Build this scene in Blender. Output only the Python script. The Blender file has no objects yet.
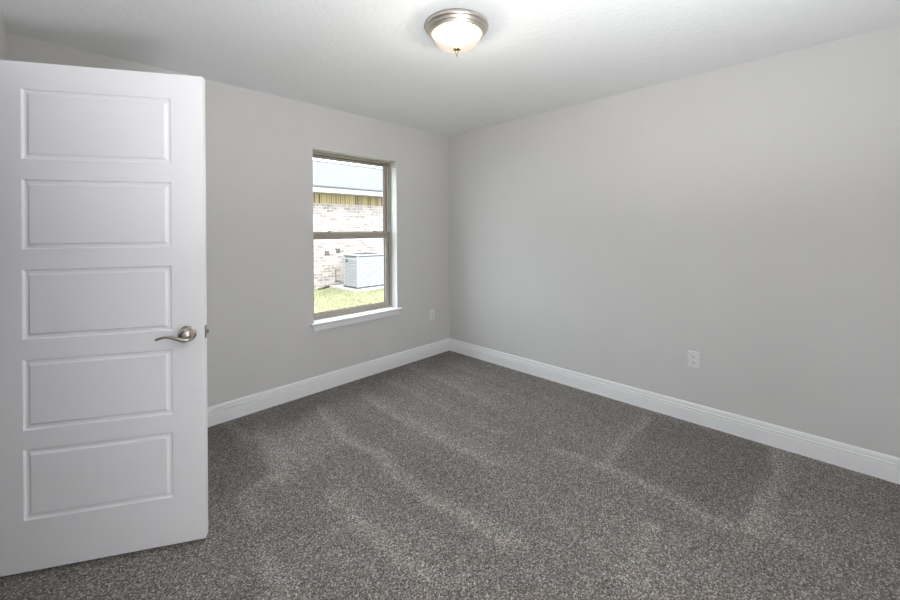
import bpy, bmesh, math, random
import numpy as np
from mathutils import Vector, Matrix

S = bpy.context.scene
COL = S.collection
random.seed(7)
rng = np.random.default_rng(7)

# ------------------------------------------------------------------ camera
cam_data = bpy.data.cameras.new('camera')
cam = bpy.data.objects.new('camera', cam_data)
COL.objects.link(cam)
S.camera = cam
YAW, ROLL = 0.7915, -0.0072
CAM = Vector((-3.1603, -3.1456, 1.3672))
fwd = Vector((math.sin(YAW), math.cos(YAW), 0))
rgt = Vector((math.cos(YAW), -math.sin(YAW), 0))
up = Vector((0, 0, 1))
r2 = rgt * math.cos(ROLL) + up * math.sin(ROLL)
u2 = -rgt * math.sin(ROLL) + up * math.cos(ROLL)
M = Matrix((r2, u2, -fwd)).transposed().to_4x4()
M.translation = CAM
cam.matrix_world = M
cam_data.sensor_fit = 'HORIZONTAL'
cam_data.sensor_width = 36.0
cam_data.lens = 390.94 * 36 / 900
cam_data.shift_y = -70 / 900
cam_data.clip_start = 0.02
cam_data.clip_end = 200

# ------------------------------------------------------------------ sky, sun, lights, exposure
W = bpy.data.worlds.new('sky')
S.world = W
W.use_nodes = True
bg = W.node_tree.nodes['Background']
bg.inputs['Color'].default_value = (0.86, 0.93, 1.0, 1)
bg.inputs['Strength'].default_value = 6.6

sun_data = bpy.data.lights.new('sun', 'SUN')
sun_data.energy = 5.0
sun_data.angle = math.radians(0.6)
sun_data.color = (1.0, 0.96, 0.89)
sun = bpy.data.objects.new('sun', sun_data)
COL.objects.link(sun)
sun.rotation_euler = (Vector((0.45, 0.75, -1.0))).to_track_quat('-Z', 'Y').to_euler()

# photographer's flash beside the camera, aimed up and bounced off the white ceiling
fl_data = bpy.data.lights.new('bounce_flash', 'AREA')
fl_data.shape = 'DISK'
fl_data.size = 0.6
fl_data.energy = 40
fl_data.spread = math.radians(135)
fl_data.color = (0.955, 0.98, 1.0)
fl = bpy.data.objects.new('bounce_flash', fl_data)
COL.objects.link(fl)
fl.location = (-2.50, -3.42, 0.75)
fl.rotation_euler = Vector((0.10, 0.20, 1.0)).to_track_quat('-Z', 'Y').to_euler()

# fill light added to lift the low parts, bounced off the back wall
f2_data = bpy.data.lights.new('back_bounce_fill', 'AREA')
f2_data.shape = 'DISK'
f2_data.size = 0.4
f2_data.energy = 15
f2_data.color = (0.955, 0.975, 1.0)
f2 = bpy.data.objects.new('back_bounce_fill', f2_data)
COL.objects.link(f2)
f2.location = (-2.6, -3.27, 1.05)
f2.rotation_euler = Vector((0.15, -1.0, -0.05)).to_track_quat('-Z', 'Y').to_euler()

S.view_settings.view_transform = 'Standard'
S.view_settings.look = 'None'
S.view_settings.gamma = 1.0
S.view_settings.use_curve_mapping = False
S.view_settings.exposure = 0.20
S.cycles.max_bounces = 10
S.cycles.diffuse_bounces = 7
S.cycles.glossy_bounces = 4
S.cycles.transparent_max_bounces = 12
S.cycles.caustics_reflective = False
S.cycles.caustics_refractive = False
S.cycles.sample_clamp_indirect = 6.0

# ------------------------------------------------------------------ materials
class NT:
    def __init__(self, name):
        self.m = bpy.data.materials.new(name)
        self.m.use_nodes = True
        self.t = self.m.node_tree
        self.b = self.t.nodes['Principled BSDF']
        self.out = self.t.nodes['Material Output']

    def n(self, kind, **kw):
        nd = self.t.nodes.new(kind)
        for k, v in kw.items():
            if k.startswith('_'):
                nd.inputs[k[1:].replace('_', ' ')].default_value = v
            else:
                setattr(nd, k, v)
        return nd

    def l(self, a, b):
        self.t.links.new(a, b)

    def coords(self, scale=(1, 1, 1), kind='Object'):
        tc = self.n('ShaderNodeTexCoord')
        mp = self.n('ShaderNodeMapping')
        mp.inputs['Scale'].default_value = scale
        self.l(tc.outputs[kind], mp.inputs['Vector'])
        return mp.outputs['Vector']

    def ramp(self, fac, stops):
        r = self.n('ShaderNodeValToRGB')
        els = r.color_ramp.elements
        while len(els) < len(stops):
            els.new(0.5)
        for e, (p, c) in zip(els, stops):
            e.position = p
            e.color = (*c, 1) if len(c) == 3 else c
        self.l(fac, r.inputs['Fac'])
        return r.outputs['Color']

    def bump(self, height, strength, dist):
        bn = self.n('ShaderNodeBump')
        bn.inputs['Strength'].default_value = strength
        bn.inputs['Distance'].default_value = dist
        self.l(height, bn.inputs['Height'])
        self.l(bn.outputs['Normal'], self.b.inputs['Normal'])
        return bn


def simple(name, col, rough=0.5, metal=0.0, spec=0.5, noise=0.0, nscale=40, bump=0.0, bscale=200, bdist=0.001, stretch=(1, 1, 1)):
    k = NT(name)
    k.b.inputs['Base Color'].default_value = (*col, 1)
    k.b.inputs['Roughness'].default_value = rough
    k.b.inputs['Metallic'].default_value = metal
    k.b.inputs['Specular IOR Level'].default_value = spec
    v = k.coords(stretch)
    if noise:
        nz = k.n('ShaderNodeTexNoise')
        nz.inputs['Scale'].default_value = nscale
        nz.inputs['Detail'].default_value = 4
        k.l(v, nz.inputs['Vector'])
        lo = tuple(c * (1 - noise) for c in col)
        hi = tuple(min(1, c * (1 + noise)) for c in col)
        k.l(k.ramp(nz.outputs['Fac'], [(0.3, lo), (0.7, hi)]), k.b.inputs['Base Color'])
    if bump:
        nb = k.n('ShaderNodeTexNoise')
        nb.inputs['Scale'].default_value = bscale
        nb.inputs['Detail'].default_value = 3
        k.l(v, nb.inputs['Vector'])
        k.bump(nb.outputs['Fac'], bump, bdist)
    return k.m


M_WALL = simple('light_grey_wall_paint', (0.658, 0.651, 0.646), 0.75, spec=0.25, noise=0.012, nscale=3, bump=0.25, bscale=160, bdist=0.0006)
M_TRIM = simple('white_trim_paint', (0.885, 0.89, 0.905), 0.5, spec=0.3, noise=0.01, nscale=6)
M_DOOR = simple('white_door_paint', (0.885, 0.88, 0.90), 0.42, spec=0.4, bump=0.12, bscale=60, bdist=0.0004, stretch=(1, 1, 0.08))
M_FRAME = simple('taupe_window_vinyl', (0.39, 0.348, 0.30), 0.45, spec=0.4, noise=0.03)
M_GASKET = simple('dark_gasket', (0.05, 0.045, 0.04), 0.7)
M_NICKEL = simple('satin_nickel', (0.50, 0.45, 0.40), 0.28, metal=1.0, noise=0.05, nscale=30)
M_STEEL = simple('dull_steel', (0.30, 0.29, 0.28), 0.4, metal=1.0)
M_BRUSHED = simple('brushed_nickel_ring', (0.66, 0.60, 0.54), 0.38, metal=1.0, noise=0.03, nscale=60)
M_BRASS = simple('antique_brass', (0.42, 0.35, 0.22), 0.3, metal=1.0)
M_PLASTIC = simple('white_plastic', (0.80, 0.80, 0.81), 0.35)
M_HOLE = simple('dark_slot', (0.03, 0.03, 0.03), 0.8)


def ceiling_mat():
    k = NT('white_textured_ceiling')
    k.b.inputs['Base Color'].default_value = (0.83, 0.835, 0.84, 1)
    k.b.inputs['Roughness'].default_value = 0.9
    k.b.inputs['Specular IOR Level'].default_value = 0.15
    v = k.coords()
    n1 = k.n('ShaderNodeTexNoise', _Scale=42.0, _Detail=3.0, _Roughness=0.55)
    k.l(v, n1.inputs['Vector'])
    h = k.ramp(n1.outputs['Fac'], [(0.42, (0, 0, 0)), (0.62, (1, 1, 1))])
    k.bump(h, 0.6, 0.0018)
    return k.m


def carpet_mat():
    k = NT('grey_speckled_carpet')
    k.b.inputs['Roughness'].default_value = 1.0
    k.b.inputs['Specular IOR Level'].default_value = 0.05
    k.b.inputs['Sheen Weight'].default_value = 0.12
    k.b.inputs['Sheen Roughness'].default_value = 0.6
    v = k.coords()
    # individual tufts
    vo = k.n('ShaderNodeTexVoronoi', _Scale=230.0, _Randomness=1.0)
    k.l(v, vo.inputs['Vector'])
    sep = k.n('ShaderNodeSeparateColor')
    k.l(vo.outputs['Color'], sep.inputs['Color'])
    tuft = k.ramp(sep.outputs['Red'], [(0.0, (0.049, 0.043, 0.039)), (0.4, (0.134, 0.121, 0.111)),
                                      (0.75, (0.212, 0.195, 0.181)), (1.0, (0.43, 0.40, 0.378))])
    # clumps
    n1 = k.n('ShaderNodeTexNoise', _Scale=130.0, _Detail=4.0, _Roughness=0.75)
    k.l(v, n1.inputs['Vector'])
    cl = k.ramp(n1.outputs['Fac'], [(0.32, (0.52, 0.52, 0.52)), (0.68, (1.42, 1.42, 1.42))])
    mul = k.n('ShaderNodeMix', data_type='RGBA', blend_type='MULTIPLY')
    mul.inputs[0].default_value = 1.0
    k.l(tuft, mul.inputs[6]); k.l(cl, mul.inputs[7])
    # pile lean left by the vacuum cleaner
    at = k.n('ShaderNodeAttribute', attribute_name='nap')
    n2 = k.n('ShaderNodeTexNoise', _Scale=14.0, _Detail=4.0, _Roughness=0.65)
    k.l(v, n2.inputs['Vector'])
    n3 = k.n('ShaderNodeTexNoise', _Scale=2.2, _Detail=3.0)
    k.l(v, n3.inputs['Vector'])
    ma = k.n('ShaderNodeMath', operation='MULTIPLY_ADD')
    k.l(n2.outputs['Fac'], ma.inputs[0]); ma.inputs[1].default_value = 0.34; ma.inputs[2].default_value = -0.17
    mb = k.n('ShaderNodeMath', operation='MULTIPLY_ADD')
    k.l(n3.outputs['Fac'], mb.inputs[0]); mb.inputs[1].default_value = 0.30
    k.l(ma.outputs[0], mb.inputs[2])
    md = k.n('ShaderNodeMath', operation='ADD')
    k.l(mb.outputs[0], md.inputs[0]); k.l(at.outputs['Fac'], md.inputs[1])
    me = k.n('ShaderNodeMath', operation='ADD')
    k.l(md.outputs[0], me.inputs[0]); me.inputs[1].default_value = 0.95
    mul2 = k.n('ShaderNodeMix', data_type='RGBA', blend_type='MULTIPLY')
    mul2.inputs[0].default_value = 1.0
    k.l(mul.outputs[2], mul2.inputs[6])
    k.l(me.outputs[0], mul2.inputs[7])
    k.l(mul2.outputs[2], k.b.inputs['Base Color'])
    n4 = k.n('ShaderNodeTexNoise', _Scale=170.0, _Detail=2.0)
    k.l(v, n4.inputs['Vector'])
    k.bump(n4.outputs['Fac'], 0.4, 0.004)
    return k.m


def brick_mat():
    k = NT('overexposed_pale_brick')
    k.b.inputs['Roughness'].default_value = 0.9
    tc = k.n('ShaderNodeTexCoord')
    sp = k.n('ShaderNodeSeparateXYZ')
    k.l(tc.outputs['Object'], sp.inputs[0])
    ad = k.n('ShaderNodeMath', operation='ADD')
    k.l(sp.outputs['X'], ad.inputs[0]); k.l(sp.outputs['Y'], ad.inputs[1])
    cb = k.n('ShaderNodeCombineXYZ')
    k.l(ad.outputs[0], cb.inputs['X']); k.l(sp.outputs['Z'], cb.inputs['Y'])
    br = k.n('ShaderNodeTexBrick')
    br.inputs['Color1'].default_value = (0.30, 0.255, 0.232, 1)
    br.inputs['Color2'].default_value = (0.106, 0.069, 0.064, 1)
    br.inputs['Mortar'].default_value = (0.33, 0.31, 0.292, 1)
    br.inputs['Scale'].default_value = 1.0
    br.inputs['Mortar Size'].default_value = 0.008
    br.inputs['Bias'].default_value = -0.2
    br.inputs['Brick Width'].default_value = 0.21
    br.inputs['Row Height'].default_value = 0.075
    k.l(cb.outputs[0], br.inputs['Vector'])
    nz = k.n('ShaderNodeTexNoise', _Scale=9.0, _Detail=5.0, _Roughness=0.7)
    k.l(cb.outputs[0], nz.inputs['Vector'])
    washout = k.ramp(nz.outputs['Fac'], [(0.47, (0, 0, 0)), (0.66, (1, 1, 1))])  # pale patches put the overexposed, bleached look into the brick colour
    mx = k.n('ShaderNodeMix', data_type='RGBA')
    k.l(washout, mx.inputs[0])
    k.l(br.outputs['Color'], mx.inputs[6]); mx.inputs[7].default_value = (0.32, 0.292, 0.275, 1)
    k.l(mx.outputs[2], k.b.inputs['Base Color'])
    k.bump(br.outputs['Fac'], -0.4, 0.006)
    return k.m


def soldier_mat():
    k = NT('tan_soldier_course_brick')
    k.b.inputs['Roughness'].default_value = 0.9
    tc = k.n('ShaderNodeTexCoord')
    sp = k.n('ShaderNodeSeparateXYZ')
    k.l(tc.outputs['Object'], sp.inputs[0])
    cb = k.n('ShaderNodeCombineXYZ')
    k.l(sp.outputs['X'], cb.inputs['X']); k.l(sp.outputs['Z'], cb.inputs['Y'])
    br = k.n('ShaderNodeTexBrick')
    br.offset = 0.0
    br.inputs['Color1'].default_value = (0.300, 0.225, 0.095, 1)
    br.inputs['Color2'].default_value = (0.075, 0.045, 0.022, 1)
    br.inputs['Mortar'].default_value = (0.33, 0.29, 0.20, 1)
    br.inputs['Scale'].default_value = 1.0
    br.inputs['Mortar Size'].default_value = 0.008
    br.inputs['Bias'].default_value = 0.15
    br.inputs['Brick Width'].default_value = 0.07
    br.inputs['Row Height'].default_value = 0.5
    k.l(cb.outputs[0], br.inputs['Vector'])
    k.l(br.outputs['Color'], k.b.inputs['Base Color'])
    k.bump(br.outputs['Fac'], -0.4, 0.006)
    return k.m


def shingle_mat():
    k = NT('pale_grey_shingles')
    k.b.inputs['Roughness'].default_value = 0.95
    v = k.coords()
    br = k.n('ShaderNodeTexBrick')
    br.inputs['Color1'].default_value = (0.100, 0.100, 0.103, 1)
    br.inputs['Color2'].default_value = (0.088, 0.088, 0.091, 1)
    br.inputs['Mortar'].default_value = (0.070, 0.070, 0.074, 1)
    br.inputs['Scale'].default_value = 1.0
    br.inputs['Mortar Size'].default_value = 0.006
    br.inputs['Brick Width'].default_value = 0.30
    br.inputs['Row Height'].default_value = 0.14
    k.l(v, br.inputs['Vector'])
    k.l(br.outputs['Color'], k.b.inputs['Base Color'])
    return k.m


def glass_mat():
    k = NT('clear_window_glass')
    tr = k.n('ShaderNodeBsdfTransparent')
    tr.inputs['Color'].default_value = (0.96, 0.975, 0.97, 1)
    gl = k.n('ShaderNodeBsdfGlossy')
    gl.inputs['Roughness'].default_value = 0.0
    fr = k.n('ShaderNodeFresnel')
    fr.inputs['IOR'].default_value = 1.45
    ge = k.n('ShaderNodeNewGeometry')
    one = k.n('ShaderNodeMath', operation='SUBTRACT')
    one.inputs[0].default_value = 1.0
    k.l(ge.outputs['Backfacing'], one.inputs[1])
    fm = k.n('ShaderNodeMath', operation='MULTIPLY')
    k.l(fr.outputs[0], fm.inputs[0]); k.l(one.outputs[0], fm.inputs[1])
    mx = k.n('ShaderNodeMixShader')
    k.l(fm.outputs[0], mx.inputs[0]); k.l(tr.outputs[0], mx.inputs[1]); k.l(gl.outputs[0], mx.inputs[2])
    k.l(mx.outputs[0], k.out.inputs['Surface'])
    return k.m


def lampglass_mat():
    k = NT('glowing_alabaster_glass')
    em = k.n('ShaderNodeEmission')
    em.inputs['Color'].default_value = (1.0, 0.92, 0.80, 1)
    em.inputs['Strength'].default_value = 1.1
    gl = k.n('ShaderNodeBsdfDiffuse')
    gl.inputs['Color'].default_value = (0.60, 0.50, 0.38, 1)
    fr = k.n('ShaderNodeFresnel')
    fr.inputs['IOR'].default_value = 3.3
    # frosted glass lets part of the bulbs' light straight through
    tr = k.n('ShaderNodeBsdfTransparent')
    tr.inputs['Color'].default_value = (1.0, 0.95, 0.87, 1)
    m0 = k.n('ShaderNodeMixShader')
    m0.inputs[0].default_value = 0.35
    k.l(em.outputs[0], m0.inputs[1]); k.l(tr.outputs[0], m0.inputs[2])
    ge = k.n('ShaderNodeNewGeometry')
    one = k.n('ShaderNodeMath', operation='SUBTRACT')
    one.inputs[0].default_value = 1.0
    k.l(ge.outputs['Backfacing'], one.inputs[1])
    fm = k.n('ShaderNodeMath', operation='MULTIPLY')
    k.l(fr.outputs[0], fm.inputs[0]); k.l(one.outputs[0], fm.inputs[1])
    mx = k.n('ShaderNodeMixShader')
    k.l(fm.outputs[0], mx.inputs[0]); k.l(m0.outputs[0], mx.inputs[1]); k.l(gl.outputs[0], mx.inputs[2])
    k.l(mx.outputs[0], k.out.inputs['Surface'])
    return k.m


M_CEIL = ceiling_mat()
M_CARPET = carpet_mat()
M_BRICK = brick_mat()
M_SOLDIER = soldier_mat()
M_SHINGLE = shingle_mat()
M_GLASS = glass_mat()
M_LAMPGLASS = lampglass_mat()
M_SOFFIT = simple('white_soffit', (0.329, 0.329, 0.318), 0.7)
M_DRIP = simple('shaded_drip_edge', (0.064, 0.064, 0.064), 0.6)  # dark tone paints in the shading line along the eave
M_ACWHITE = simple('pale_grey_metal_paint', (0.250, 0.258, 0.266), 0.5, noise=0.02)
M_ACDARK = simple('dark_grey_metal', (0.053, 0.058, 0.069), 0.6)
M_CONCRETE = simple('pale_concrete', (0.307, 0.302, 0.286), 0.95, noise=0.06, nscale=12)
M_SOIL = simple('sandy_soil', (0.180, 0.175, 0.095), 1.0, noise=0.25, nscale=5)
M_GRASS = simple('light_green_grass', (0.205, 0.218, 0.118), 0.9, noise=0.15, nscale=3)
M_EDGING = simple('dark_brown_edging', (0.053, 0.037, 0.024), 0.9)
M_VENT2 = simple('grey_aluminium', (0.26, 0.27, 0.27), 0.5)
M_VENT = simple('dark_grey_vent', (0.053, 0.048, 0.048), 0.8)

# ------------------------------------------------------------------ mesh helpers
def tag(o, label=None, cat=None, kind=None, group=None):
    for k, v in (('label', label), ('category', cat), ('kind', kind), ('group', group)):
        if v:
            o[k] = v
    return o


def empty(name, loc, rz=0.0):
    o = bpy.data.objects.new(name, None)
    o.empty_display_size = 0.1
    COL.objects.link(o)
    o.location = loc
    o.rotation_euler = (0, 0, rz)
    return o


def obj(name, bm, mat, parent=None, smooth=False):
    bmesh.ops.recalc_face_normals(bm, faces=bm.faces[:])
    me = bpy.data.meshes.new(name)
    bm.to_mesh(me)
    bm.free()
    me.materials.append(mat)
    if smooth:
        me.polygons.foreach_set('use_smooth', [True] * len(me.polygons))
        try:
            me.set_sharp_from_angle(angle=math.radians(38))
        except Exception:
            pass
    o = bpy.data.objects.new(name, me)
    COL.objects.link(o)
    if parent:
        o.parent = parent
    return o


def box(bm, x0, x1, y0, y1, z0, z1, bevel=0.0):
    vs = [bm.verts.new(p) for p in ((x0, y0, z0), (x1, y0, z0), (x1, y1, z0), (x0, y1, z0), (x0, y0, z1), (x1, y0, z1), (x1, y1, z1), (x0, y1, z1))]
    fs = [bm.faces.new([vs[i] for i in f]) for f in ((3, 2, 1, 0), (4, 5, 6, 7), (0, 1, 5, 4), (1, 2, 6, 5), (2, 3, 7, 6), (3, 0, 4, 7))]
    if bevel:
        es = set(e for f in fs for e in f.edges)
        bmesh.ops.bevel(bm, geom=list(es), offset=bevel, segments=2, profile=0.5, affect='EDGES')
    return bm


def boxes(*bs, bevel=0.0):
    bm = bmesh.new()
    for b in bs:
        box(bm, *b, bevel=bevel)
    return bm


def lathe(bm, prof, n=64, mat=None, close=True):
    """prof: (r, z) pairs revolved about the Z axis"""
    rings = []
    for r, z in prof:
        if r < 1e-6:
            rings.append([bm.verts.new((0, 0, z))])
        else:
            rings.append([bm.verts.new((r * math.cos(2 * math.pi * i / n), r * math.sin(2 * math.pi * i / n), z)) for i in range(n)])
    for a, b in zip(rings, rings[1:]):
        for i in range(n):
            j = (i + 1) % n
            if len(a) == 1 and len(b) == 1:
                continue
            if len(a) == 1:
                bm.faces.new((a[0], b[i], b[j]))
            elif len(b) == 1:
                bm.faces.new((a[i], b[0], a[j]))
            else:
                bm.faces.new((a[i], b[i], b[j], a[j]))
    if mat is not None:
        bmesh.ops.transform(bm, matrix=mat, verts=[v for r in rings for v in r])
    return bm


def sweep(bm, pts, radii, n=14, squash=None):
    """tube through pts; radii per point as (ra, rb) in the frame (side, up)"""
    pts = [Vector(p) for p in pts]
    rings = []
    for i, p in enumerate(pts):
        t = (pts[min(i + 1, len(pts) - 1)] - pts[max(i - 1, 0)]).normalized()
        s = t.cross(Vector((0, 0, 1)))
        if s.length < 1e-3:
            s = Vector((1, 0, 0))
        s.normalize()
        w = s.cross(t).normalized()
        ra, rb = radii[i]
        rings.append([bm.verts.new(p + s * ra * math.cos(2 * math.pi * k / n) + w * rb * math.sin(2 * math.pi * k / n)) for k in range(n)])
    for a, b in zip(rings, rings[1:]):
        for k in range(n):
            bm.faces.new((a[k], a[(k + 1) % n], b[(k + 1) % n], b[k]))
    bm.faces.new(rings[0][::-1])
    bm.faces.new(rings[-1])
    return bm


def extrude_profile(bm, prof, p0, p1, inward, up=Vector((0, 0, 1)), m0=0.0, m1=0.0):
    """prof: closed list of (depth, height); run from p0 to p1, depth along inward; m0/m1: mitre per depth"""
    p0, p1, inward = Vector(p0), Vector(p1), Vector(inward)
    d = (p1 - p0).normalized()
    a = [bm.verts.new(p0 + inward * q + up * h + d * (m0 * q)) for q, h in prof]
    b = [bm.verts.new(p1 + inward * q + up * h - d * (m1 * q)) for q, h in prof]
    k = len(prof)
    for i in range(k):
        j = (i + 1) % k
        bm.faces.new((a[i], a[j], b[j], b[i]))
    bm.faces.new(a[::-1])
    bm.faces.new(b)
    return bm


# ------------------------------------------------------------------ room shell
XL, YB, H = -3.3324, -3.62, 2.44
WX0, WX1, WZ0, WZ1 = -1.622, -0.738, 0.570, 2.064     # window opening
DY0, DY1, DZ = -1.520, -0.742, 2.065                  # doorway in the left wall
TN = 0.17

# carpet with vacuum tracks
def build_floor():
    x0, x1, y0, y1 = XL, 0.0, YB, 0.0
    nx, ny = 230, 250
    xs = np.linspace(x0, x1, nx); ys = np.linspace(y0, y1, ny)
    X, Y = np.meshgrid(xs, ys)
    P = np.stack([X.ravel(), Y.ravel()], 1)
    nap = np.zeros(len(P))

    def stroke(pts, amp, sharp, wide, side):
        pts = np.array(pts, float)
        best = np.full(len(P), 1e9); sg = np.zeros(len(P)); fade = np.ones(len(P))
        tot = len(pts) - 1
        for i in range(tot):
            a, b = pts[i], pts[i + 1]
            d = b - a; L = np.hypot(*d); d = d / L
            t = np.clip((P - a) @ d, 0, L)
            q = a + t[:, None] * d
            v = P - q
            dist = np.hypot(v[:, 0], v[:, 1])
            s = np.sign(v[:, 0] * -d[1] + v[:, 1] * d[0])
            m = dist < best
            best = np.where(m, dist, best); sg = np.where(m, s, sg)
        w = np.where(sg * side > 0, wide, sharp)
        nap[:] += amp * np.exp(-(best / w) ** 2)

    def poly(pts, amp, soft):
        pts = np.array(pts, float)
        inside = np.zeros(len(P), bool); dist = np.full(len(P), 1e9)
        n = len(pts)
        for i in range(n):
            a, b = pts[i], pts[(i + 1) % n]
            c = ((a[1] > P[:, 1]) != (b[1] > P[:, 1]))
            with np.errstate(divide='ignore', invalid='ignore'):
                xi = (b[0] - a[0]) * (P[:, 1] - a[1]) / (b[1] - a[1]) + a[0]
            inside ^= c & (P[:, 0] < xi)
            d = b - a; L = np.hypot(*d); d = d / L
            t = np.clip((P - a) @ d, 0, L)
            v = P - (a + t[:, None] * d)
            dist = np.minimum(dist, np.hypot(v[:, 0], v[:, 1]))
        sd = np.where(inside, dist, -dist)
        nap[:] += amp / (1 + np.exp(-np.clip(sd / soft, -30, 30)))

    stroke([(-1.752, -0.324), (-1.837, -0.851), (-1.788, -1.162), (-1.838, -1.387), (-1.848, -1.634), (-1.811, -1.853), (-1.787, -2.117)], 0.45, 0.018, 0.072, 1)
    stroke([(-1.389, -0.395), (-1.405, -0.912), (-1.412, -1.257), (-1.38, -1.701)], 0.33, 0.018, 0.081, 1)
    stroke([(-2.201, -0.325), (-2.261, -0.731), (-2.311, -0.948)], 0.28, 0.018, 0.090, 1)
    stroke([(-2.31, -0.054), (-2.284, -0.386)], 0.28, 0.018, 0.045, 1)
    stroke([(-2.335, -0.898), (-2.467, -0.928), (-2.506, -1.135)], 0.31, 0.030, 0.072, 1)
    stroke([(-2.183, -1.309), (-2.173, -1.588), (-2.163, -1.76), (-2.145, -1.948)], 0.40, 0.024, 0.072, 1)
    stroke([(-2.56, -1.439), (-2.557, -1.672)], 0.31, 0.030, 0.063, 1)
    stroke([(-0.685, -0.128), (-0.698, -0.699), (-0.765, -1.207)], 0.25, 0.018, 0.072, 1)
    stroke([(-1.05, -0.25), (-1.06, -0.9), (-1.09, -1.5)], 0.18, 0.018, 0.072, 1)
    stroke([(-0.35, -0.3), (-0.36, -1.0), (-0.38, -1.7)], 0.15, 0.018, 0.072, 1)
    stroke([(-0.958, -1.931), (-0.923, -2.203), (-0.93, -2.518), (-0.985, -2.705), (-0.946, -2.853)], 0.38, 0.018, 0.063, -1)
    stroke([(-0.923, -2.203), (-0.558, -2.18), (-0.177, -2.193)], 0.33, 0.012, 0.054, 1)
    stroke([(-0.008, -2.853), (-0.329, -2.899), (-0.916, -2.849)], 0.38, 0.018, 0.063, 1)
    stroke([(-1.242, -2.512), (-1.492, -2.539), (-1.609, -2.551)], 0.31, 0.018, 0.054, 1)
    stroke([(-0.86, -2.872), (-0.955, -3.091)], 0.28, 0.024, 0.054, 1)
    poly([(-2.211, -0.462), (-1.768, -0.355), (-1.868, -0.904), (-2.311, -0.948)], 0.27, 0.025)
    poly([(-0.85, -2.24), (-0.10, -2.22), (-0.0, -2.83), (-0.329, -2.86), (-0.85, -2.80), (-0.90, -2.6)], -0.19, 0.025)
    poly([(-2.44, -0.1), (-2.23, -0.1), (-2.33, -0.88), (-2.49, -0.90), (-2.613, -0.90)], -0.18, 0.03)
    poly([(-1.73, -0.38), (-1.43, -0.40), (-1.44, -1.257), (-1.41, -1.7), (-1.75, -1.88), (-1.81, -1.634), (-1.80, -1.387), (-1.75, -1.162), (-1.79, -0.86)], -0.08, 0.025)
    # darker strip with a wavy edge along the window wall
    nap[:] -= 0.17 / (1 + np.exp(np.clip((-(P[:, 1]) - (0.36 + 0.10 * np.sin(P[:, 0] * 8.5))) / 0.05, -30, 30)))
    # alternate cleaner passes
    nap[:] += 0.035 * np.sign(np.sin(P[:, 0] * 2 * math.pi / 0.76 + 0.6))
    z = rng.normal(0, 0.0008, len(P))
    co = np.column_stack([P, z])
    idx = np.arange(nx * ny).reshape(ny, nx)
    quads = np.stack([idx[:-1, :-1], idx[:-1, 1:], idx[1:, 1:], idx[1:, :-1]], -1).reshape(-1, 4)
    me = bpy.data.meshes.new('floor')
    me.from_pydata(co.tolist(), [], quads.tolist())
    at = me.attributes.new('nap', 'FLOAT', 'POINT')
    at.data.foreach_set('value', nap.astype(np.float32))
    me.polygons.foreach_set('use_smooth', [True] * len(me.polygons))
    me.materials.append(M_CARPET)
    o = bpy.data.objects.new('floor', me)
    COL.objects.link(o)
    tag(o, 'grey speckled carpet floor with vacuum tracks', 'floor', 'structure')

build_floor()

def struct(name, bm, mat, label, cat, smooth=False):
    return tag(obj(name, bm, mat, smooth=smooth), label, cat, 'structure')

struct('ceiling', boxes((XL - 0.9, TN, YB - 0.12, TN, H, H + 0.15)), M_CEIL, 'white lightly textured ceiling', 'ceiling')
struct('wall_north', boxes((XL - 0.12, WX0, 0, TN, -0.1, H), (WX1, 0.12, 0, TN, -0.1, H), (WX0, WX1, 0, TN, -0.1, WZ0), (WX0, WX1, 0, TN, WZ1, H)),
       M_WALL, 'pale grey wall with the window in it', 'wall')
struct('wall_east', boxes((0, 0.12, YB - 0.12, 0, -0.1, H)), M_WALL, 'plain pale grey wall on the right with one outlet', 'wall')
struct('wall_south', boxes((XL - 0.12, 0, YB - 0.12, YB, -0.1, H)), M_WALL, 'pale grey wall behind the camera', 'wall')
struct('wall_west', boxes((XL - 0.115, XL, YB, DY0 - 0.02, -0.1, H), (XL - 0.115, XL, DY1 + 0.02, 0, -0.1, H), (XL - 0.115, XL, DY0 - 0.02, DY1 + 0.02, DZ + 0.02, H)),
       M_WALL, 'pale grey wall on the left behind the open door', 'wall')
# closet behind the doorway
CX = XL - 0.115
struct('wall_closet', boxes((CX - 0.62, CX, -0.42, -0.34, -0.1, H), (CX - 0.62, CX, -1.92, -1.84, -0.1, H), (CX - 0.70, CX - 0.62, -1.92, -0.34, -0.1, H)),
       M_WALL, 'pale grey closet walls beyond the doorway', 'wall')
struct('floor_closet', boxes((CX - 0.62, XL, -1.84, -0.42, -0.1, 0.0)), M_CARPET, 'grey carpet inside the closet', 'floor')

# door casing and jambs
bm = boxes((XL - 0.115, XL, DY0 - 0.02, DY0, 0, DZ), (XL - 0.115, XL, DY1, DY1 + 0.02, 0, DZ), (XL - 0.115, XL, DY0 - 0.02, DY1 + 0.02, DZ, DZ + 0.02),
           (XL - 0.062, XL - 0.050, DY0, DY0 + 0.03, 0, DZ), (XL - 0.062, XL - 0.050, DY0 + 0.03, DY1, DZ - 0.012, DZ))
for xx, sx in ((XL, 1), (XL - 0.115, -1)):
    a, b = (xx, xx + 0.015) if sx > 0 else (xx - 0.015, xx)
    box(bm, a, b, DY0 - 0.068, DY0 - 0.008, 0, DZ + 0.008)
    box(bm, a, b, DY1 + 0.008, DY1 + 0.068, 0, DZ + 0.008)
    box(bm, a, b, DY0 - 0.068, DY1 + 0.068, DZ + 0.008, DZ + 0.068)
struct('trim_1', bm, M_TRIM, 'white door casing around the closet doorway', 'door frame')

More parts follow.
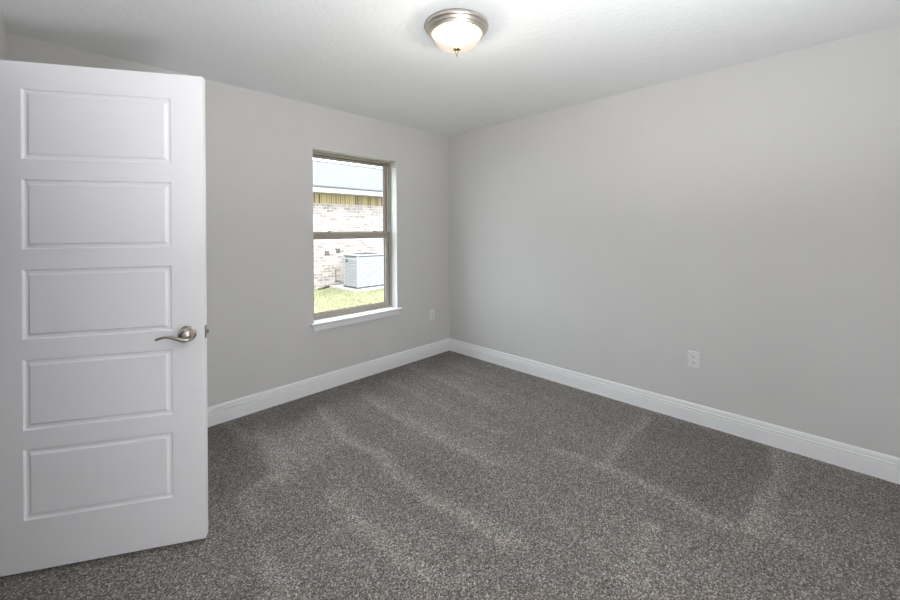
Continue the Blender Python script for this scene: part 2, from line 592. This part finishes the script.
# baseboards
BP = [(0, 0), (0.0160, 0), (0.0160, 0.0830), (0.0150, 0.0842), (0.0085, 0.0846), (0.0080, 0.0878), (0.0138, 0.0890),
      (0.0152, 0.0930), (0.0152, 0.0985), (0.0138, 0.1025), (0.0066, 0.1032), (0.0062, 0.1070), (0.0108, 0.1085), (0.0114, 0.1140),
      (0.0104, 0.1230), (0.0080, 0.1310), (0.0050, 0.1345), (0, 0.1350)]
struct('baseboard_north', extrude_profile(bmesh.new(), BP, (XL, 0, 0), (0, 0, 0), (0, -1, 0), m0=1, m1=1), M_TRIM, 'white moulded baseboard below the window wall', 'baseboard')
struct('baseboard_east', extrude_profile(bmesh.new(), BP, (0, 0, 0), (0, YB, 0), (-1, 0, 0), m0=1, m1=1), M_TRIM, 'white moulded baseboard along the right wall', 'baseboard')
struct('baseboard_south', extrude_profile(bmesh.new(), BP, (0, YB, 0), (XL, YB, 0), (0, 1, 0), m0=1, m1=1), M_TRIM, 'white moulded baseboard behind the camera', 'baseboard')
bm = extrude_profile(bmesh.new(), BP, (XL, YB, 0), (XL, DY0 - 0.068, 0), (1, 0, 0), m0=1)
extrude_profile(bm, BP, (XL, DY1 + 0.068, 0), (XL, 0, 0), (1, 0, 0), m1=1)
struct('baseboard_west', bm, M_TRIM, 'white moulded baseboard along the left wall', 'baseboard')

# ------------------------------------------------------------------ window
def rail_frame(x0, x1, z0, z1, y0, y1, l, r, b, t):
    bm = bmesh.new()
    box(bm, x0, x0 + l, y0, y1, z0, z1, 0.003)
    box(bm, x1 - r, x1, y0, y1, z0, z1, 0.003)
    box(bm, x0 + l, x1 - r, y0, y1, z0, z0 + b, 0.003)
    box(bm, x0 + l, x1 - r, y0, y1, z1 - t, z1, 0.003)
    return bm

def build_window():
    wn = empty('window_1', ((WX0 + WX1) / 2, 0.10, 0.588))
    tag(wn, 'taupe framed single hung window with white sill overlooking the brick house', 'window', 'structure')
    def P(o):
        o.matrix_parent_inverse = Matrix.Translation(-Vector(((WX0 + WX1) / 2, 0.10, 0.588)))
        return o
    zb = 0.588
    P(obj('window_frame', rail_frame(WX0, WX1, zb, WZ1, 0.092, 0.168, 0.024, 0.024, 0.020, 0.022), M_FRAME, wn))
    # upper sash, set back
    us = P(obj('upper_sash', rail_frame(WX0 + 0.024, WX1 - 0.024, 1.318, WZ1 - 0.022, 0.134, 0.160, 0.034, 0.034, 0.038, 0.024), M_FRAME, wn))
    obj('glass_pane', boxes((WX0 + 0.058, WX1 - 0.058, 0.145, 0.149, 1.356, WZ1 - 0.046)), M_GLASS, us)
    obj('glazing_gasket', rail_frame(WX0 + 0.058, WX1 - 0.058, 1.356, WZ1 - 0.046, 0.1425, 0.1445, 0.004, 0.004, 0.004, 0.004), M_GASKET, us)
    # lower sash, inner track
    ls = P(obj('lower_sash', rail_frame(WX0 + 0.026, WX1 - 0.026, zb + 0.020, 1.352, 0.100, 0.130, 0.026, 0.026, 0.034, 0.055), M_FRAME, wn))
    obj('glass_pane', boxes((WX0 + 0.052, WX1 - 0.052, 0.112, 0.116, zb + 0.054, 1.297)), M_GLASS, ls)
    obj('glazing_gasket', rail_frame(WX0 + 0.052, WX1 - 0.052, zb + 0.054, 1.297, 0.1095, 0.1115, 0.004, 0.004, 0.004, 0.004), M_GASKET, ls)
    # dark strips paint in the shaded sash gap, insect screen frame outside the lower sash
    P(tag(obj('gap_shade_strip', boxes((WX0 + 0.022, WX0 + 0.0275, 0.096, 0.1005, zb + 0.02, 2.04), (WX1 - 0.0275, WX1 - 0.022, 0.096, 0.1005, zb + 0.02, 2.04),
                                    (WX0 + 0.024, WX1 - 0.024, 0.128, 0.136, 2.038, 2.0425)), M_GASKET, wn), 'dark strips for the shade in the sash gap'))
    P(tag(obj('screen_frame', rail_frame(WX0 + 0.024, WX1 - 0.024, zb + 0.02, 1.33, 0.158, 0.167, 0.021, 0.021, 0.018, 0.018), M_VENT2, wn), 'grey insect screen frame'))
    # finger lip on the meeting rail and two sash locks
    obj('lift_rail', boxes((WX0 + 0.06, WX1 - 0.06, 0.093, 0.1005, 1.330, 1.340), bevel=0.002), M_FRAME, ls)
    for xx in (WX0 + 0.20, WX1 - 0.20):
        b2 = boxes((xx - 0.022, xx + 0.022, 0.106, 0.128, 1.3521, 1.360), (xx - 0.006, xx + 0.020, 0.100, 0.116, 1.358, 1.368), bevel=0.002)
        obj('sash_lock', b2, M_FRAME, ls)
    # white stool and apron
    b3 = bmesh.new()
    pr = [(0.0, 0.0), (0.0, 0.588 - 0.570), (0.128, 0.018), (0.133, 0.016), (0.136, 0.0115), (0.136, 0.0065), (0.133, 0.002), (0.128, 0.0)]
    # stool between the jambs
    extrude_profile(b3, [(0, 0), (0, 0.018), (0.092, 0.018), (0.092, 0)], (WX0, 0.092, 0.570), (WX1, 0.092, 0.570), (0, -1, 0))
    # nosing with horns past the opening
    ns = [(0, 0), (0, 0.018), (0.030, 0.018), (0.0345, 0.0160), (0.037, 0.0115), (0.037, 0.0065), (0.0345, 0.002), (0.030, 0)]
    extrude_profile(b3, ns, (WX0 - 0.032, 0.0, 0.570), (WX1 + 0.036, 0.0, 0.570), (0, -1, 0))
    P(tag(obj('window_sill', b3, M_TRIM, wn), 'white painted wooden window sill'))
    b4 = bmesh.new()
    ap = [(0, 0), (0.008, 0), (0.012, 0.005), (0.015, 0.014), (0.015, 0.046), (0.012, 0.050), (0.018, 0.056), (0, 0.056)]
    extrude_profile(b4, ap, (WX0 - 0.006, 0.0, 0.514), (WX1 + 0.016, 0.0, 0.514), (0, -1, 0))
    P(tag(obj('sill_apron', b4, M_TRIM, wn), 'white moulding under the window sill'))

build_window()

# ------------------------------------------------------------------ open door
DW, DH, DT = 0.763, 2.032, 0.035
def build_door():
    A = Vector((-2.6985, -1.163)); u = Vector((-0.8643, 0.5030))
    hp = A + u * DW
    root = empty('door_1', (hp.x, hp.y, 0.018), math.atan2(-u.y, -u.x))
    tag(root, 'white five-panel interior door standing open at the left', 'door', 'structure')
    xs = [0.0, 0.123, 0.640, DW]
    pz = [(0.203, 0.484), (0.562, 0.842), (0.923, 1.203), (1.284, 1.564), (1.645, 1.925)]
    zs = [0.0] + [v for p in pz for v in p] + [DH]
    bm = bmesh.new()
    rings = [(0.0, 0.0), (0.0028, 0.0075), (0.0060, 0.0095), (0.0135, 0.0092), (0.0185, 0.0072), (0.0225, 0.0012), (0.0245, 0.0002)]
    for side in (0, 1):
        y0, sg = (0.0, 1) if side == 0 else (DT, -1)
        g = {}
        for i, x in enumerate(xs):
            for j, z in enumerate(zs):
                g[i, j] = bm.verts.new((x, y0, z))
        for i in range(3):
            for j in range(len(zs) - 1):
                if i == 1 and j % 2 == 1:
                    x0, x1, z0, z1 = xs[1], xs[2], zs[j], zs[j + 1]
                    prev = [g[1, j], g[2, j], g[2, j + 1], g[1, j + 1]]
                    for off, dep in rings[1:]:
                        cur = [bm.verts.new((xx, y0 + sg * dep, zz)) for xx, zz in ((x0 + off, z0 + off), (x1 - off, z0 + off), (x1 - off, z1 - off), (x0 + off, z1 - off))]
                        for k in range(4):
                            bm.faces.new((prev[k], prev[(k + 1) % 4], cur[(k + 1) % 4], cur[k]))
                        prev = cur
                    bm.faces.new(prev)
                else:
                    bm.faces.new((g[i, j], g[i + 1, j], g[i + 1, j + 1], g[i, j + 1]))
        if side == 0:
            f0 = g
        else:
            n = len(zs) - 1
            for j in range(n):
                for i in (0, 3):
                    bm.faces.new((f0[i, j], f0[i, j + 1], g[i, j + 1], g[i, j]))
            for i in range(3):
                for j in (0, n):
                    bm.faces.new((f0[i, j], f0[i + 1, j], g[i + 1, j], g[i, j]))
    obj('door_leaf', bm, M_DOOR, root)

    hz, hx = 0.906, DW - 0.063
    def lever(front):
        # rose: domed disc; axis along door normal
        b = bmesh.new()
        R = Matrix.Rotation(math.radians(90 if front else -90), 4, 'X')
        T = Matrix.Translation((hx, 0.0 if front else DT, hz))
        lathe(b, [(0, 0), (0.0335, 0), (0.0345, 0.002), (0.0335, 0.005), (0.029, 0.0085), (0.022, 0.011), (0.016, 0.0125), (0.0125, 0.015), (0.0118, 0.030), (0, 0.030)], 40, T @ R)
        rose = obj('handle_rose', b, M_NICKEL, root, True)
        s = -1 if front else 1
        yb = 0.0 if front else DT
        b = bmesh.new()
        # a waved lever leaving the lower side of the domed hub
        path = [(0.022, 0.036, -0.015, 0.0040, 0.0040), (0.014, 0.042, -0.0185, 0.0070, 0.0075), (0.004, 0.045, -0.0195, 0.0080, 0.0085), (-0.008, 0.047, -0.0165, 0.0078, 0.0080),
                (-0.023, 0.048, -0.0100, 0.0070, 0.0066), (-0.044, 0.048, -0.0040, 0.0060, 0.0052), (-0.0625, 0.047, 0.0000, 0.0056, 0.0046), (-0.078, 0.046, 0.0002, 0.0054, 0.0046),
                (-0.094, 0.046, -0.0030, 0.0052, 0.0048), (-0.105, 0.046, -0.0072, 0.0048, 0.0050), (-0.1115, 0.046, -0.0100, 0.0030, 0.0034)]
        sweep(b, [(hx + p[0] * 0.94, yb + s * p[1], hz + p[2]) for p in path], [(p[3], p[4] * 1.15) for p in path], 18)
        R2 = Matrix.Translation((hx, yb + s * 0.006, hz)) @ Matrix.Rotation(math.radians(90 if front else -90), 4, 'X')
        lathe(b, [(0, 0), (0.0285, 0), (0.0295, 0.006), (0.0290, 0.014), (0.0285, 0.018), (0.0278, 0.026), (0.0255, 0.034), (0.0205, 0.0405), (0.0120, 0.0445), (0, 0.0455)], 36, R2)
        obj('handle_lever', b, M_NICKEL, root, True)
    lever(True); lever(False)
    # latch faceplate and bolt on the edge
    obj('latch_plate', boxes((DW - 0.001, DW + 0.0015, 0.006, 0.029, hz - 0.028, hz + 0.028), bevel=0.0005), M_STEEL, root)
    bm = bmesh.new()
    vs = [(DW + 0.001, 0.011, hz - 0.009), (DW + 0.001, 0.024, hz - 0.009), (DW + 0.001, 0.024, hz + 0.009), (DW + 0.001, 0.011, hz + 0.009),
          (DW + 0.004, 0.011, hz - 0.008), (DW + 0.012, 0.022, hz - 0.008), (DW + 0.012, 0.022, hz + 0.008), (DW + 0.004, 0.011, hz + 0.008)]
    v = [bm.verts.new(p) for p in vs]
    for f in ((3, 2, 1, 0), (4, 5, 6, 7), (0, 1, 5, 4), (1, 2, 6, 5), (2, 3, 7, 6), (3, 0, 4, 7)):
        bm.faces.new([v[i] for i in f])
    obj('latch_bolt', bm, M_STEEL, root)
    # three butt hinges on the room side
    for z in (0.20, 1.02, 1.80):
        b = bmesh.new()
        box(b, -0.0008, 0.0012, 0.006, 0.0355, z - 0.044, z + 0.044)
        lathe(b, [(0, -0.046), (0.0055, -0.046), (0.0055, 0.046), (0.004, 0.050), (0, 0.050)], 14, Matrix.Translation((-0.001, DT + 0.0045, z)))
        obj('hinge', b, M_NICKEL, root)

build_door()

# ------------------------------------------------------------------ ceiling light
LX, LY = -1.672, -1.736
def build_light():
    root = empty('ceiling_light', (LX, LY, H))
    tag(root, 'flush mount ceiling light with nickel ring and frosted glass bowl', 'ceiling light')
    b = bmesh.new()
    lathe(b, [(0, 0), (0.150, 0), (0.158, -0.002), (0.1635, -0.006), (0.1655, -0.013), (0.1640, -0.020), (0.1600, -0.0235), (0.1560, -0.0245),
              (0.1530, -0.028), (0.1520, -0.034), (0.1490, -0.0385), (0.1455, -0.0400), (0.1430, -0.0430), (0.1420, -0.0480), (0.1395, -0.0520), (0.1350, -0.0535),
              (0.1310, -0.0520), (0.1300, -0.0300), (0.1300, -0.010), (0, -0.010)], 96)
    obj('metal_ring', b, M_BRUSHED, root, True)
    b = bmesh.new()
    lathe(b, [(0.1295, -0.040), (0.1300, -0.050), (0.1285, -0.059), (0.1235, -0.070), (0.1150, -0.083), (0.1040, -0.096), (0.0920, -0.1075), (0.0790, -0.1155),
              (0.0640, -0.1205), (0.0450, -0.1230), (0.0200, -0.1238), (0, -0.1240)], 96)
    obj('glass_bowl', b, M_LAMPGLASS, root, True)
    b = bmesh.new()
    lathe(b, [(0, -0.1225), (0.0195, -0.1225), (0.0205, -0.1250), (0.0190, -0.1285), (0.0125, -0.1320), (0.0075, -0.1350), (0.0065, -0.1390), (0.0082, -0.1430), (0.0078, -0.1475),
              (0.0050, -0.1510), (0.0034, -0.1550), (0.0042, -0.1600), (0.0022, -0.1650), (0, -0.1660)], 28)
    obj('finial', b, M_BRASS, root, True)
    for sx in (-0.045, 0.045):
        bd = bpy.data.lights.new('bulb', 'POINT')
        bd.energy = 17
        bd.color = (1.0, 0.95, 0.88)
        bd.shadow_soft_size = 0.03
        bo = bpy.data.objects.new('bulb', bd)
        COL.objects.link(bo)
        bo.parent = root
        bo.location = (sx, 0, -0.078)

build_light()

# ------------------------------------------------------------------ wall outlets
def build_outlet(loc, rz, label):
    """local: X along wall, -Y out of the wall into the room"""
    root = empty('wall_outlet', loc, rz)
    tag(root, label, 'outlet', None, 'duplex wall outlets')
    bm = bmesh.new()
    pr = [(0.035, 0.0573, 0.0), (0.035, 0.0573, -0.0028), (0.0325, 0.0548, -0.0055)]
    prev = None
    for hx, hz, y in pr:
        cur = [bm.verts.new((sx * hx, y, sz * hz)) for sx, sz in ((-1, -1), (1, -1), (1, 1), (-1, 1))]
        if prev:
            for k in range(4):
                bm.faces.new((prev[k], prev[(k + 1) % 4], cur[(k + 1) % 4], cur[k]))
        else:
            bm.faces.new(cur[::-1])
        prev = cur
    bm.faces.new(prev)
    obj('cover_plate', bm, M_PLASTIC, root)
    for cz in (-0.0195, 0.0195):
        bm = bmesh.new()
        pts = []
        for k in range(32):
            a = 2 * math.pi * k / 32
            x, z = 0.0172 * math.cos(a), 0.0172 * math.sin(a)
            pts.append((x, max(-0.0138, min(0.0138, z))))
        f = [bm.verts.new((x, -0.0053, cz + z)) for x, z in pts]
        g = [bm.verts.new((x * 0.97, -0.0078, cz + z * 0.97)) for x, z in pts]
        for k in range(32):
            bm.faces.new((f[k], f[(k + 1) % 32], g[(k + 1) % 32], g[k]))
        bm.faces.new(g)
        rc = obj('receptacle', bm, M_PLASTIC, root)
        b2 = boxes((-0.0078, -0.0054, -0.0083, -0.0070, cz - 0.0015, cz + 0.0075), (0.0054, 0.0078, -0.0083, -0.0070, cz - 0.0005, cz + 0.0065))
        lathe(b2, [(0, 0), (0.0030, 0), (0.0030, 0.0013), (0, 0.0013)], 14, Matrix.Translation((0, -0.0070, cz - 0.0075)) @ Matrix.Rotation(math.radians(90), 4, 'X'))
        obj('socket_holes', b2, M_HOLE, rc)
    b = bmesh.new()
    lathe(b, [(0, 0), (0.0032, 0), (0.0028, 0.0012), (0, 0.0015)], 16, Matrix.Translation((0, -0.0054, 0)) @ Matrix.Rotation(math.radians(90), 4, 'X'))
    obj('screw', b, M_PLASTIC, root)

build_outlet((0.0, -2.4285, 0.4440), math.radians(-90), 'white duplex outlet on the plain right wall above the baseboard')
build_outlet((-0.265, 0.0, 0.4480), 0.0, 'white duplex outlet between the window and the room corner')

# ------------------------------------------------------------------ outdoors
GZ = -0.17
def build_ground():
    bm = bmesh.new()
    nx, ny = 60, 40
    g = [[bm.verts.new((-14 + 34 * i / nx, TN + 0.02 + 20 * j / ny, GZ + random.uniform(-0.008, 0.008))) for i in range(nx + 1)] for j in range(ny + 1)]
    for j in range(ny):
        for i in range(nx):
            bm.faces.new((g[j][i], g[j][i + 1], g[j + 1][i + 1], g[j + 1][i]))
    struct('ground', bm, M_SOIL, 'sandy soil yard outside the window', 'ground', True)
    n = 26000
    px = rng.uniform(-2.0, 5.2, n); py = rng.uniform(0.9, 6.70, n)
    keep = ~((px > 2.05) & (px < 3.52) & (py > 5.33)) & ~((py > 6.35) & (px < 2.6))
    px, py = px[keep], py[keep]; n = len(px)
    a = rng.uniform(0, 2 * math.pi, n); h = rng.uniform(0.03, 0.075, n); w = 0.006
    lx = rng.normal(0, 0.018, n); ly = rng.normal(0, 0.018, n)
    V = np.zeros((n, 3, 3))
    V[:, 0] = np.column_stack([px - w * np.cos(a), py - w * np.sin(a), np.full(n, GZ - 0.01)])
    V[:, 1] = np.column_stack([px + w * np.cos(a), py + w * np.sin(a), np.full(n, GZ - 0.01)])
    V[:, 2] = np.column_stack([px + lx, py + ly, GZ + h])
    me = bpy.data.meshes.new('grass')
    me.from_pydata(V.reshape(-1, 3).tolist(), [], np.arange(3 * n).reshape(-1, 3).tolist())
    me.materials.append(M_GRASS)
    o = bpy.data.objects.new('grass', me)
    COL.objects.link(o)
    tag(o, 'sunlit pale green lawn between the window and the brick house', 'grass', 'stuff')

build_ground()

def build_house():
    root = empty('house', (4.0, 6.75, GZ))
    tag(root, 'pale brick house with grey shingle roof seen through the window', 'house')
    inv = Matrix.Translation(-Vector((4.0, 6.75, GZ)))
    def P(o):
        o.matrix_parent_inverse = inv
        return o
    P(obj('brick_wall', boxes((-5, 15, 6.75, 11.25, GZ - 0.05, 2.11)), M_BRICK, root))
    P(tag(obj('brick_band', boxes((-5.01, 15.01, 6.738, 11.26, 2.11, 2.37)), M_SOLDIER, root), 'tan band of upright bricks under the eaves'))
    P(obj('soffit', boxes((-5.45, 15.45, 6.32, 6.75, 2.372, 2.39)), M_SOFFIT, root))
    P(obj('fascia', boxes((-5.45, 15.45, 6.295, 6.32, 2.372, 2.492)), M_SOFFIT, root))
    P(obj('drip_edge', boxes((-5.47, 15.47, 6.280, 6.345, 2.4925, 2.508)), M_DRIP, root))
    bm = bmesh.new()
    k = 0.4167
    ye, yr, yb = 6.26, 9.0, 11.74
    z0 = 2.508
    zr = z0 + k * (yr - ye)
    pro = [(ye, z0), (yr, zr), (yb, z0), (yb, z0 + 0.03), (yr, zr + 0.035), (ye, z0 + 0.03)]
    extrude_profile(bm, [(p[0], p[1]) for p in pro], (-5.5, 0, 0), (15.5, 0, 0), (0, 1, 0))
    P(obj('roof', bm, M_SHINGLE, root))
    # overlapping ridge caps
    bm = bmesh.new()
    x = -5.5
    while x < 15.4:
        for sg in (-1, 1):
            vs = [(x, yr, zr + 0.060), (x + 0.30, yr, zr + 0.042), (x + 0.30, yr + sg * 0.15, zr + 0.042 - 0.15 * k), (x, yr + sg * 0.15, zr + 0.060 - 0.15 * k)]
            lo = [(a, b, c - 0.02) for a, b, c in vs]
            v = [bm.verts.new(p) for p in vs + lo]
            for f in ((0, 1, 2, 3), (7, 6, 5, 4), (0, 4, 5, 1), (1, 5, 6, 2), (2, 6, 7, 3), (3, 7, 4, 0)):
                bm.faces.new([v[i] for i in f])
        x += 0.28
    P(obj('ridge_cap', bm, M_SHINGLE, root))
    for vx, vz in ((2.071, 0.763), (2.403, 0.809)):
        b = bmesh.new()
        for sx in (-0.065, 0.005):
            for sz in (-0.06, 0.005):
                box(b, vx + sx, vx + sx + 0.055, 6.735, 6.752, vz + sz, vz + sz + 0.05)
        P(obj('wall_vent', b, M_VENT, root))

build_house()

def build_ac():
    x0, x1, y0, y1 = 2.28, 3.25, 5.575, 6.26
    z0, z1 = -0.130, 0.740
    root = empty('air_conditioner', ((x0 + x1) / 2, (y0 + y1) / 2, z0))
    tag(root, 'pale louvred air conditioning unit standing outside against the brick house', 'air conditioner')
    inv = Matrix.Translation(-Vector(((x0 + x1) / 2, (y0 + y1) / 2, z0)))
    def P(o):
        o.matrix_parent_inverse = inv
        return o
    P(obj('base_pan', boxes((x0 + 0.005, x1 - 0.005, y0 + 0.005, y1 - 0.005, z0, z0 + 0.035)), M_ACDARK, root))
    P(obj('coil', boxes((x0 + 0.035, x1 - 0.035, y0 + 0.035, y1 - 0.035, z0 + 0.035, z1 - 0.05)), M_ACWHITE, root))
    for ax in (x0, x1 - 0.05):
        for ay in (y0, y1 - 0.05):
            P(obj('corner_post', boxes((ax, ax + 0.05, ay, ay + 0.05, z0 + 0.035, z1 - 0.045), bevel=0.01), M_ACWHITE, root))
    # pressed louvres, one panel per side
    for side in range(4):
        bm = bmesh.new()
        z = z0 + 0.05
        while z < z1 - 0.09:
            if side == 0: pf, a, b, d = 'y', x0 + 0.05, x1 - 0.05, (0, -1, 0)
            if side == 0:
                extrude_profile(bm, [(0, 0), (0.022, -0.004), (0.024, 0.002), (0.004, 0.034), (0, 0.034)], (x0 + 0.05, y0 + 0.03, z), (x1 - 0.05, y0 + 0.03, z), (0, -1, 0))
            elif side == 1:
                extrude_profile(bm, [(0, 0), (0.022, -0.004), (0.024, 0.002), (0.004, 0.034), (0, 0.034)], (x0 + 0.03, y1 - 0.05, z), (x0 + 0.03, y0 + 0.05, z), (-1, 0, 0))
            elif side == 2:
                extrude_profile(bm, [(0, 0), (0.022, -0.004), (0.024, 0.002), (0.004, 0.034), (0, 0.034)], (x1 - 0.03, y0 + 0.05, z), (x1 - 0.03, y1 - 0.05, z), (1, 0, 0))
            else:
                extrude_profile(bm, [(0, 0), (0.022, -0.004), (0.024, 0.002), (0.004, 0.034), (0, 0.034)], (x1 - 0.05, y1 - 0.03, z), (x0 + 0.05, y1 - 0.03, z), (0, 1, 0))
            z += 0.046
        P(obj('louvre_panel', bm, M_ACWHITE, root))
    P(obj('top_gasket', boxes((x0 + 0.012, x1 - 0.012, y0 + 0.012, y1 - 0.012, z1 - 0.050, z1 - 0.034)), M_ACDARK, root))
    P(obj('top_cover', boxes((x0 - 0.004, x1 + 0.004, y0 - 0.004, y1 + 0.004, z1 - 0.034, z1), bevel=0.008), M_ACWHITE, root))
    b = bmesh.new()
    cx, cy = (x0 + x1) / 2, (y0 + y1) / 2
    for r in (0.08, 0.13, 0.18, 0.23, 0.28, 0.33):
        lathe(b, [(r - 0.006, 0), (r + 0.006, 0), (r + 0.006, 0.008), (r - 0.006, 0.008), (r - 0.006, 0)], 40, Matrix.Translation((cx, cy, z1 + 0.002)))
    P(obj('fan_grille', b, M_ACDARK, root))
    P(obj('badge', boxes((x0 - 0.003, x0 + 0.010, y1 - 0.20, y1 - 0.13, z1 - 0.20, z1 - 0.13)), M_ACDARK, root))
    b = bmesh.new()
    pts = [(x0 + 0.06, y1 - 0.05, z0 + 0.10), (x0 + 0.02, y1 + 0.10, z0 + 0.10), (x0 + 0.01, 6.66, z0 + 0.12), (x0 + 0.01, 6.69, z0 + 0.40), (x0 + 0.01, 6.715, z0 + 0.43)]
    sweep(b, pts, [(0.012, 0.012)] * len(pts), 10)
    P(obj('refrigerant_pipe', b, M_ACDARK, root))

build_ac()

bm = boxes((2.12, 3.45, 5.40, 6.72, GZ - 0.05, -0.130), bevel=0.01)
tag(obj('concrete_pad', bm, M_CONCRETE), 'pale concrete pad under the outdoor air conditioning unit', 'concrete pad')
bm = bmesh.new()
pts = [(1.64, 6.40, GZ + 0.02), (1.80, 6.47, GZ + 0.03), (1.96, 6.60, GZ + 0.025), (2.09, 6.69, GZ + 0.025)]
sweep(bm, pts, [(0.02, 0.03)] * len(pts), 10)
tag(obj('garden_edging', bm, M_EDGING), 'short dark garden edging on the grass left of the air conditioning unit', 'garden edging')
